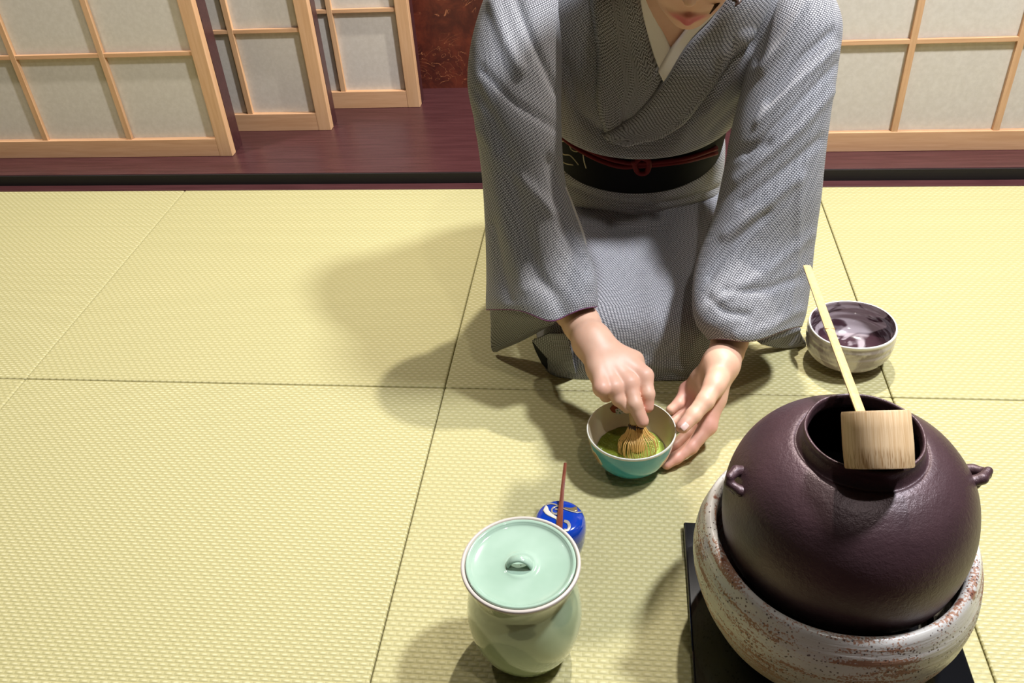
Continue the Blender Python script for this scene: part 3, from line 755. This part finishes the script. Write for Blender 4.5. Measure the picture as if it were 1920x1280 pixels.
fl = [([(1218, 430), (1232, 520), (1248, 610), (1262, 700)], 5, -.0025), ([(1208, 430), (1218, 540), (1225, 640)], 4, .0015), ([(1250, 430), (1275, 560), (1290, 690)], 5, -.002),
      ([(1085, 400), (1130, 520), (1110, 640)], 14, .004), ([(1060, 470), (1085, 590), (1070, 690)], 9, -.005), ([(1130, 640), (1190, 680), (1290, 690)], 10, .003),
      ([(1330, 430), (1325, 560), (1345, 680)], 12, -.005), ([(1300, 520), (1310, 620), (1280, 690)], 10, .003), ([(1080, 380), (1170, 430), (1240, 440)], 9, -.004), ([(1360, 660), (1400, 670), (1480, 650)], 6, .003)]
Gs = apply_folds(Gs, False, fl)
Gs[..., 2] = np.maximum(Gs[..., 2], .0008)
sk_ = grid_mesh(Gs, False, 'kimono_skirt', M['kimono'], person, thick=.0016)
# open corner of the hem at the left knee with its black lining
hv = [Pz(998, 642, .062), Pz(1004, 658, .040), Pz(1016, 682, .014), Pz(1030, 697, .001), Pz(1047, 698, .001), Pz(1050, 690, .010)]
hv2 = [p+arr(.003, .010, 0) for p in hv] if False else [p+np.array([.003, .012, 0]) for p in hv]
Vh = hv+hv2; nh = len(hv)
mesh_obj('hem_lining', Vh, [tuple(range(nh))]+[(i, (i+1) % nh, (i+1) % nh+nh, i+nh) for i in range(nh)]+[tuple(range(nh, 2*nh))[::-1]], M['black_cloth'], sk_, smooth=False)
fp = np.array([[Pz(998, 636, .070), Pz(1030, 622, .090), Pz(1064, 622, .105)], [Pz(1016, 657, .049), Pz(1040, 645, .068), Pz(1068, 645, .082)], [Pz(1034, 677, .028), Pz(1052, 668, .044), Pz(1074, 670, .055)], [Pz(1050, 695, .006), Pz(1060, 692, .012), Pz(1080, 698, .012)]])-np.array([0, .003, 0])
grid_mesh(np.stack([catmull(fp[:, q], 6, False) for q in range(3)], 1), False, 'hem_flap', M['kimono'], sk_, thick=.0016)

# ---- sleeves
def sleeve(rows, folds, name='sleeve', thick=.0018, nv=10, ex=.9, flip=1):
    rings = []
    for (ox, oy, oY, ix, iy, iY, bf, bb) in rows:
        O = Py(ox, oy, oY); I = Py(ix, iy, iY); c = (O+I)/2; a = (O-I)/2
        view = c-CAM; view /= np.linalg.norm(view); u_ = a/np.linalg.norm(a); n = -view+u_*(view@u_); n /= np.linalg.norm(n)
        r_ = []
        for q in range(16):
            t_ = 2*math.pi*q/16; cx, sy = math.cos(t_), math.sin(t_); cx = math.copysign(abs(cx)**ex, cx)
            r_.append(c+a*cx+n*(bf if sy > 0 else bb)*sy)
        r_ = np.array(r_); r_[:, 2] = np.maximum(r_[:, 2], .002); rings.append(r_)
    G = loft(np.array(rings), 8, nv)
    return apply_folds(G, True, folds)
L_rows = [(1010, -78, .25, 1100, -60, .24, .022, .03), (935, -48, .235, 1076, -36, .225, .044, .045), (893, 50, .20, 1056, 50, .19, .052, .05), (878, 150, .155, 1052, 150, .16, .055, .05), (892, 235, .125, 1052, 250, .13, .058, .05),
          (905, 330, .10, 1060, 345, .10, .055, .05), (912, 430, .075, 1087, 430, .065, .050, .045), (917, 515, .060, 1112, 510, .015, .046, .04), (919, 560, .050, 1118, 560, -.008, .054, .035), (920, 580, .046, 1117, 574, -.014, .054, .033)]
L_folds = [([(960, -20), (990, 60), (1040, 170)], 8, -.004), ([(925, 0), (950, 80), (975, 130)], 10, .004), ([(905, 130), (960, 190), (1040, 240)], 5, -.0025), ([(900, 240), (940, 300), (1040, 400)], 10, .003), ([(1030, 300), (1045, 400), (1100, 510)], 8, -.0035),
           ([(925, 300), (950, 430), (985, 540)], 14, .004), ([(955, 300), (985, 430), (1010, 520), (1060, 575)], 12, -.004), ([(895, 170), (930, 230), (945, 270)], 9, -.003), ([(925, 420), (940, 500), (955, 560)], 9, -.004)]
def cut_cuff(G, line):
    """lower edge of the sleeve pulled to the cuff outline"""
    return G
GL = sleeve(L_rows, L_folds)
# hem of the front: pull last rows so that the cuff sags
px = project(GL); n_last = 12
view = Pz(1000, 580, .2)-CAM
for i in range(GL.shape[0]-n_last, GL.shape[0]):
    w = (i-(GL.shape[0]-n_last-1))/n_last
    for q in range(GL.shape[1]):
        s = (px[i, q, 0]-920)/(1117-920); s = min(max(s, 0), 1)
        sag = 22*math.exp(-((s-.58)/.22)**2)*w
        GL[i, q] += -UP*sag*.00085
sl = grid_mesh(GL, True, 'sleeve', M['kimono'], bod, thick=.0018)
rim = GL[-1]; tube(np.concatenate([rim, rim[:1]]), .0011, 'sleeve_piping', M['purple'], sl, n=6, sub=1)
# hanging bag of the left-hand sleeve, down to its corner on the tatami
def bag(rows, folds, name, parent, ex=.8):
    G = sleeve(rows, folds, ex=ex, nv=8)
    return G, grid_mesh(G, True, name, M['kimono'], parent, thick=.0016)
GB, bg = bag([(918, 500, .066, 1030, 520, .055, .016, .02), (918, 545, .064, 1048, 572, .040, .013, .022), (920, 585, .066, 1040, 600, .040, .010, .022), (921, 612, .070, 1008, 622, .058, .008, .018), (921, 636, .076, 970, 642, .072, .006, .012), (922, 652, .081, 940, 654, .080, .004, .006), (925, 659, .084, 931, 659, .084, .002, .003)],
    [([(935, 575), (990, 585), (1035, 598)], 3, -.0035), ([(935, 650), (985, 622), (1045, 600)], 4, .003)], 'sleeve_bag', sl)
R_rows = [(1448, -82, .24, 1360, -66, .24, .022, .03), (1530, -50, .235, 1400, -44, .23, .044, .045), (1573, 30, .21, 1415, 40, .20, .054, .05), (1572, 110, .18, 1395, 150, .18, .056, .05), (1558, 200, .155, 1372, 245, .15, .058, .05),
          (1546, 290, .135, 1356, 330, .125, .058, .05), (1536, 370, .12, 1338, 410, .09, .055, .05), (1524, 450, .105, 1308, 490, .055, .050, .045), (1512, 530, .085, 1302, 560, .005, .048, .04), (1500, 585, .068, 1310, 605, -.020, .050, .036), (1490, 612, .055, 1332, 634, -.028, .048, .030)]
R_folds = [([(1560, 60), (1500, 110), (1440, 190)], 6, -.004), ([(1570, 120), (1500, 190), (1400, 290)], 6, -.004), ([(1565, 90), (1490, 160), (1420, 230)], 6, .004), ([(1560, 170), (1500, 240), (1380, 340)], 8, .004), ([(1540, 260), (1480, 310), (1390, 380)], 7, -.004),
           ([(1440, 270), (1370, 290), (1355, 310)], 8, -.004), ([(1500, 330), (1440, 380), (1360, 440)], 9, .004), ([(1440, 400), (1370, 460), (1330, 520)], 7, -.004), ([(1520, 440), (1450, 500), (1340, 570)], 9, .003), ([(1500, 520), (1430, 545), (1360, 545)], 7, -.004),
           ([(1330, 560), (1360, 585), (1400, 590)], 8, -.004), ([(1500, 580), (1450, 605), (1380, 620)], 8, .003), ([(1510, 0), (1470, 80), (1430, 130)], 9, .005), ([(1470, -30), (1440, 40), (1420, 110)], 7, -.005), ([(1500, 340), (1495, 460), (1480, 580)], 6, .003)]
GR = sleeve(R_rows, R_folds)
px = project(GR)
for i in range(GR.shape[0]-n_last, GR.shape[0]):
    w = (i-(GR.shape[0]-n_last-1))/n_last
    for q in range(GR.shape[1]):
        s = (px[i, q, 0]-1320)/(1490-1320); s = min(max(s, 0), 1)
        GR[i, q] += -UP*(14*math.exp(-((s-.55)/.3)**2)*w)*.00085
sr = grid_mesh(GR, True, 'sleeve', M['kimono'], bod, thick=.0018)
rim = GR[-1]; tube(np.concatenate([rim, rim[:1]]), .0009, 'sleeve_piping', M['purple'], sr, n=6, sub=1)
GB2, bg2 = bag([(1512, 540, .100, 1400, 560, .09, .014, .02), (1506, 575, .105, 1405, 600, .10, .013, .022), (1496, 600, .110, 1412, 628, .105, .012, .020), (1498, 618, .118, 1425, 642, .105, .010, .016), (1504, 632, .122, 1452, 650, .110, .008, .010), (1509, 640, .124, 1480, 652, .115, .006, .008), (1511, 646, .124, 1503, 652, .121, .003, .003)],
    [([(1430, 640), (1470, 628), (1500, 615)], 4, .003)], 'sleeve_bag', sr)
# sliver of the pale inner robe inside the sleeve opening
iv = np.array([[Py(1056, 352, .085), Py(1062, 350, .085)], [Py(1064, 385, .09), Py(1080, 395, .09)], [Py(1076, 430, .08), Py(1096, 440, .08)], [Py(1092, 470, .06), Py(1101, 474, .06)]])
grid_mesh(np.stack([catmull(iv[:, q], 6, False) for q in range(2)], 1), False, 'inner_robe', M['inner_white'], person, thick=.0012)

# ---- body, one mesh: coarse trunk and legs under the clothes, fine hands and head
def chain_sdf(P, ch, k):
    d = None
    for (a, ra), (b_, rb) in zip(ch[:-1], ch[1:]):
        e = rcone(P, a, b_, ra, rb); d = e if d is None else smin(d, e, k)
    return d
arr = lambda *a: np.array(a, float)
shR, elR, wrR = arr(.165, .24, .515), Py(975, 250, .150), Pz(1073, 578, .138)
shL, elL, wrL = arr(.490, .24, .515), Py(1462, 290, .150), Pz(1368, 638, .098)
neck0, neck1 = arr(.333, .205, .555), arr(.340, .155, .615)
trunk = [[(arr(.298, .40, .15), .095), (arr(.30, .36, .24), .085), (arr(.318, .29, .40), .086), (arr(.328, .24, .49), .080)],
         [(shR, .045), (neck0, .045), (shL, .045)], [(neck0, .060), (neck1, .050)],
         [(shR, .042), (elR, .034), (wrR, .024)], [(shL, .042), (elL, .034), (wrL, .024)],
         [(arr(.23, .40, .10), .055), (arr(.22, .11, .062), .045)], [(arr(.37, .40, .10), .055), (arr(.365, .11, .062), .045)],
         [(arr(.22, .11, .045), .036), (arr(.24, .46, .040), .034), (arr(.26, .56, .03), .026)], [(arr(.365, .11, .045), .036), (arr(.345, .46, .040), .034), (arr(.33, .56, .03), .026)]]
def f_body(P):
    d = None
    for ch in trunk:
        e = chain_sdf(P, ch, .02); d = e if d is None else smin(d, e, .03)
    return d
BV, BF = surface_net(f_body, (.06, .02, -.03), (.60, .62, .68), .008)

def hand_fn(palm, fingers, kp=.012, kf=.004, kb=.007):
    def fn(P):
        d = None
        for ch in palm:
            e = chain_sdf(P, ch, kp); d = e if d is None else smin(d, e, kp)
        f = None
        for ch in fingers:
            e = chain_sdf(P, ch, kf); f = e if f is None else smin(f, e, .0012)
        return smin(d, f, kb)
    return fn
# right hand (left in the photo) on the whisk
w1 = Pz(1110, 640, .136)
mI, mM, mR, mP = Pz(1208, 706, .118), Pz(1180, 719, .117), Pz(1152, 727, .117), Pz(1128, 729, .120)
pI, pM, pR = Pz(1214, 738, .104), Pz(1190, 757, .100), Pz(1160, 748, .104)
tI, tM, tR = Pz(1214, 762, .088), Pz(1204, 789, .079), Pz(1176, 764, .092)
bk = arr(0, .012, 0)
palmR = [[(elR, .036), (wrR, .0275), (Pz(1090, 606, .137), .0255), (w1, .0250)],
         [(w1, .023), (mI+(w1-mI)*.35+bk*.5, .0165), (mI+bk*.2, .0125)], [(w1, .023), (mM+(w1-mM)*.35+bk*.5, .0165), (mM+bk*.2, .0125)],
         [(w1, .022), (mR+(w1-mR)*.35+bk*.5, .0155), (mR+bk*.2, .0120)], [(w1, .021), (mP+(w1-mP)*.35+bk*.5, .0145), (mP+bk*.2, .0112)]]
thb = [(w1+arr(.012, .012, -.015), .015), (Pz(1190, 700, .120)+arr(0, .030, 0), .0125), (Pz(1206, 735, .100)+arr(0, .028, 0), .0105), (Pz(1204, 765, .086)+arr(0, .022, 0), .0088)]
fingR = [[(mI, .0112), (pI, .0098), (tI, .0086)], [(mM, .0115), (pM, .0104), (tM, .0092)], [(mR, .0108), (pR, .0094), (tR, .0080)],
         [(mP, .0100), (mP+arr(.006, .012, -.022), .0084), (mP+arr(.020, .022, -.024), .0075)], thb]
fR = hand_fn(palmR, fingR)
# tendons on the back of the hand
def fR2(P):
    d = fR(P)
    for m_ in (mI, mM, mR, mP):
        e = rcone(P, w1+(m_-w1)*.25-bk*.75+arr(0, 0, .010), m_-bk*.15+arr(0, 0, .0035), .0045, .0075); d = smin(d, e, .007)
    return d
lo = np.min([wrR, w1, mI, mP, tI, tM, tR], 0)-.035; hi = np.max([wrR, w1, mI, mP, tI, tM, tR], 0)+.045
HV, HF = surface_net(fR2, lo, hi, .0013)
# left hand (right in the photo) cupping the bowl
w2 = Pz(1352, 682, .096)
lI, lM, lR_, lP = Pz(1328, 798, .040), Pz(1318, 778, .030), Pz(1300, 752, .030), Pz(1288, 730, .040)
palmL = [[(elL, .034), (wrL, .0245), (Pz(1362, 660, .098), .0225), (w2, .0225)],
         [(w2, .021), (lI+(w2-lI)*.45, .0155), (lI, .0118)], [(w2, .021), (lM+(w2-lM)*.45, .0155), (lM, .0118)], [(w2, .021), (lR_+(w2-lR_)*.45, .0150), (lR_, .0112)], [(w2, .019), (lP+(w2-lP)*.45, .0135), (lP, .0104)],
         [(w2, .018), (Pz(1340, 722, .096), .0145)]]
fingL = [[(lI, .0112), (Pz(1296, 838, .0245), .0094), (Pz(1268, 858, .0165), .0084), (Pz(1250, 870, .0120), .0074)],
         [(lM, .0112), (Pz(1290, 815, .0185), .0094), (Pz(1265, 838, .0125), .0084), (Pz(1248, 850, .0100), .0070)],
         [(lR_, .0105), (Pz(1278, 775, .0200), .0088), (Pz(1262, 790, .0150), .0075)],
         [(lP, .0100), (Pz(1273, 756, .034), .0084), (Pz(1258, 768, .030), .0072)],
         [(Pz(1345, 712, .098), .0150), (Pz(1322, 752, .0895), .0122), (Pz(1300, 778, .0810), .0106), (Pz(1280, 800, .0745), .0090)]]
fL = hand_fn(palmL, fingL)
pts = [wrL, w2, lI, lM, lR_, lP]+[p for f_ in fingL for p, _ in f_]
lo = np.min(pts, 0)-.035; hi = np.max(pts, 0)+.035; lo[2] = max(lo[2], .001)
LV, LF = surface_net(fL, lo, hi, .0013)
# head
hz = arr(.06, .62, .78); fy = arr(-.10, -.78, -.64); fy /= np.linalg.norm(fy)
hx = np.cross(arr(0, 0, 1.0)+arr(.05, 0, 0), fy); hx /= np.linalg.norm(hx); hx = -hx if hx[0] < 0 else hx
hz = np.cross(hx, fy); hz = hz if hz[2] > 0 else -hz
chin = Pd(1288, 50, (arr(.345, .075, .53)-CAM)@FWD)
hc = chin-fy*.075+hz*.098
def HL(x, y, z): return hc+hx*x+fy*y+hz*z
def f_head(P):
    q = P-hc; X = q@hx; Yv = q@fy; Z_ = q@hz
    def el(c, r_):
        a = np.sqrt(((X-c[0])/r_[0])**2+((Yv-c[1])/r_[1])**2+((Z_-c[2])/r_[2])**2); return (a-1)*min(r_)
    d = el((0, -.015, .035), (.072, .090, .080))
    d = smin(d, el((0, .030, -.012), (.060, .055, .078)), .03)
    d = smin(d, el((0, .050, -.068), (.036, .032, .030)), .025)
    d = smin(d, el((0, .068, -.088), (.017, .014, .014)), .015)
    for s in (-1, 1):
        d = smin(d, el((s*.034, .052, -.028), (.020, .022, .020)), .02)
        d = -smin(-d, el((s*.031, .094, .012), (.015, .014, .010)), .010)
        d = smin(d, el((s*.031, .070, .012), (.0135, .0135, .0105)), .003)
        d = smin(d, el((s*.075, -.012, -.004), (.008, .016, .030)), .006)
    d = smin(d, rcone(P, HL(0, .080, .018), HL(0, .0955, -.014), .006, .0075), .010)
    for s in (-1, 1): d = smin(d, rcone(P, HL(s*.009, .087, -.017), HL(s*.010, .086, -.018), .006, .005), .005)
    # lips
    for s in (-1, 1):
        d = smin(d, rcone(P, HL(0, .0862, -.0590), HL(s*.0235, .0785, -.0605), .0046, .0020), .003)
        d = smin(d, rcone(P, HL(0, .0850, -.0675), HL(s*.022, .0785, -.0620), .0068, .0024), .003)
    d = smin(d, chain_sdf(P, [(neck0, .050), (HL(0, -.02, -.06), .048)], .02), .02)
    return d
c0 = hc
EV, EF = surface_net(f_head, c0-.14, c0+.14, .0022)
BV[:, 2] = np.maximum(BV[:, 2], .004)
V = np.concatenate([BV, HV, LV, EV]); o1 = len(BV); o2 = o1+len(HV); o3 = o2+len(LV)
F = np.concatenate([BF, HF+o1, LF+o2, EF+o3])
body = mesh_obj('body', V, F, M['skin'], person)
body.data.materials.append(M['nail'])
def loc(P): q = P-hc; return q@hx, q@fy, q@hz
X, Yv, Z_ = loc(V)
lip = np.exp(-(np.clip(np.abs(X)/.0235, 0, 9)**4))*np.exp(-(np.abs((Z_+.0648)-0*X)/(.0118*(1-.50*np.clip(np.abs(X)/.024, 0, 1))))**4)*(Yv > .06)
tint = np.zeros(len(V)); tint[o3:] = lip[o3:]
at_ = body.data.attributes.new('tint', 'FLOAT', 'POINT'); at_.data.foreach_set('value', tint.astype(np.float32))
pink = np.zeros(len(V))
for p_, r_, s_ in [(mI, .014, .45), (mM, .014, .45), (mR, .013, .5), (mP, .013, .55), (tI, .014, .5), (tM, .014, .5), (lI, .03, .6), (lM, .03, .7), (lR_, .03, .8), (lP, .025, .8), (Pz(1300, 840, .02), .03, .6), (Pz(1270, 858, .015), .03, .7), (Pz(1278, 802, .074), .016, .6), (Pz(1240, 875, .01), .02, .8)]:
    pink = np.maximum(pink, s_*np.exp(-(np.linalg.norm(V-p_, axis=1)/r_)**2))
at_ = body.data.attributes.new('pink', 'FLOAT', 'POINT'); at_.data.foreach_set('value', pink.astype(np.float32))
# nails
def nail(tip, prev, up, ln, wd, name='nail'):
    ax = tip-prev; ax /= np.linalg.norm(ax); s = np.cross(ax, up); s /= np.linalg.norm(s); n = np.cross(s, ax)
    if n@up < 0: n = -n
    return ax, s, n
def add_nail(tip, prev, rad, up, ln=.0055, wd=.0045):
    ax, s, n = nail(tip, prev, up, ln, wd); Vn = []; Fn = []; a_, b_ = 8, 8
    for i in range(a_+1):
        for q in range(b_+1):
            u_ = (i/a_*2-1); v_ = (q/b_*2-1); w = wd*(1-.25*max(u_, 0)**2-.15*max(-u_, 0)**2)
            th = v_*w/rad
            c = tip+ax*(rad*.15+u_*ln)
            Vn.append(c+s*rad*1.03*math.sin(th)+n*(rad*1.04*math.cos(th)-.0010*max(u_, 0)**2*2))
    for i in range(a_):
        for q in range(b_): Fn.append((i*(b_+1)+q, i*(b_+1)+q+1, (i+1)*(b_+1)+q+1, (i+1)*(b_+1)+q))
    o = mesh_obj('fingernail', Vn, Fn, M['nail'], person); mod(o, 'SOLIDIFY', thickness=.0004, offset=1)
tocam = lambda p: (CAM-p)/np.linalg.norm(CAM-p)
th_t, th_p = fingL[4][-1][0], fingL[4][-2][0]
add_nail(th_t, th_p, .0090, tocam(th_t)+arr(.2, -.1, 0))
# hair: cap, side locks framing the face, small bun at the back
def f_hair(P):
    q = P-hc; X = q@hx; Yv = q@fy; Z_ = q@hz
    def el(c, r_):
        a = np.sqrt(((X-c[0])/r_[0])**2+((Yv-c[1])/r_[1])**2+((Z_-c[2])/r_[2])**2); return (a-1)*min(r_)
    d = el((0, -.020, .038), (.080, .094, .086))
    cut = el((0, .085, -.018), (.062, .060, .072)); d = -smin(-d, cut, .008)
    d = smin(d, el((0, -.115, -.005), (.034, .030, .032)), .012)
    return d
AV, AF = surface_net(f_hair, c0-.17, c0+.17, .003)
hair = mesh_obj('hair', AV, AF, M['hair'], person)
dch = (chin-CAM)@FWD
def lockp(px_, py_, dd): return Pd(px_, py_, dch+dd)
tube([HL(.046, .050, .080), HL(.058, .066, .045), HL(.060, .074, .010), lockp(1353, -16, -.050), lockp(1345, 6, -.056), lockp(1331, 26, -.062)], [.004, .0055, .0050, .0045, .0032, .0008], 'hair_lock', M['hair'], hair, n=8, flat=.5)
tube([HL(.066, .030, .05), HL(.077, .036, .0), lockp(1378, -12, .0), lockp(1384, 2, .0), lockp(1378, 12, .0)], [.008, .008, .006, .0045, .001], 'hair_lock', M['hair'], hair, n=8, flat=.5)
tube([HL(-.066, .030, .05), HL(-.078, .038, .01), HL(-.082, .034, -.03)], [.010, .008, .002], 'hair_lock', M['hair'], hair, n=8, flat=.5)
for s in (-1, 1):
    Vn, Fn = lathe([(.0005, .0105), (.006, .009), (.0105, .0), (.006, -.009), (.0005, -.0105)], (0, 0, 0), 20)
    tube([HL(s*.014, .0800, .030), HL(s*.030, .0775, .036), HL(s*.046, .0660, .032)], [.0015, .0022, .0008], 'eyebrow', M['hair'], person, n=6, flat=.5)
    tube([HL(s*.021, .0800, .009), HL(s*.031, .0825, .0065), HL(s*.041, .0770, .009)], [.0008, .0014, .0008], 'eyelash_line', M['eye'], person, n=6, flat=.6)
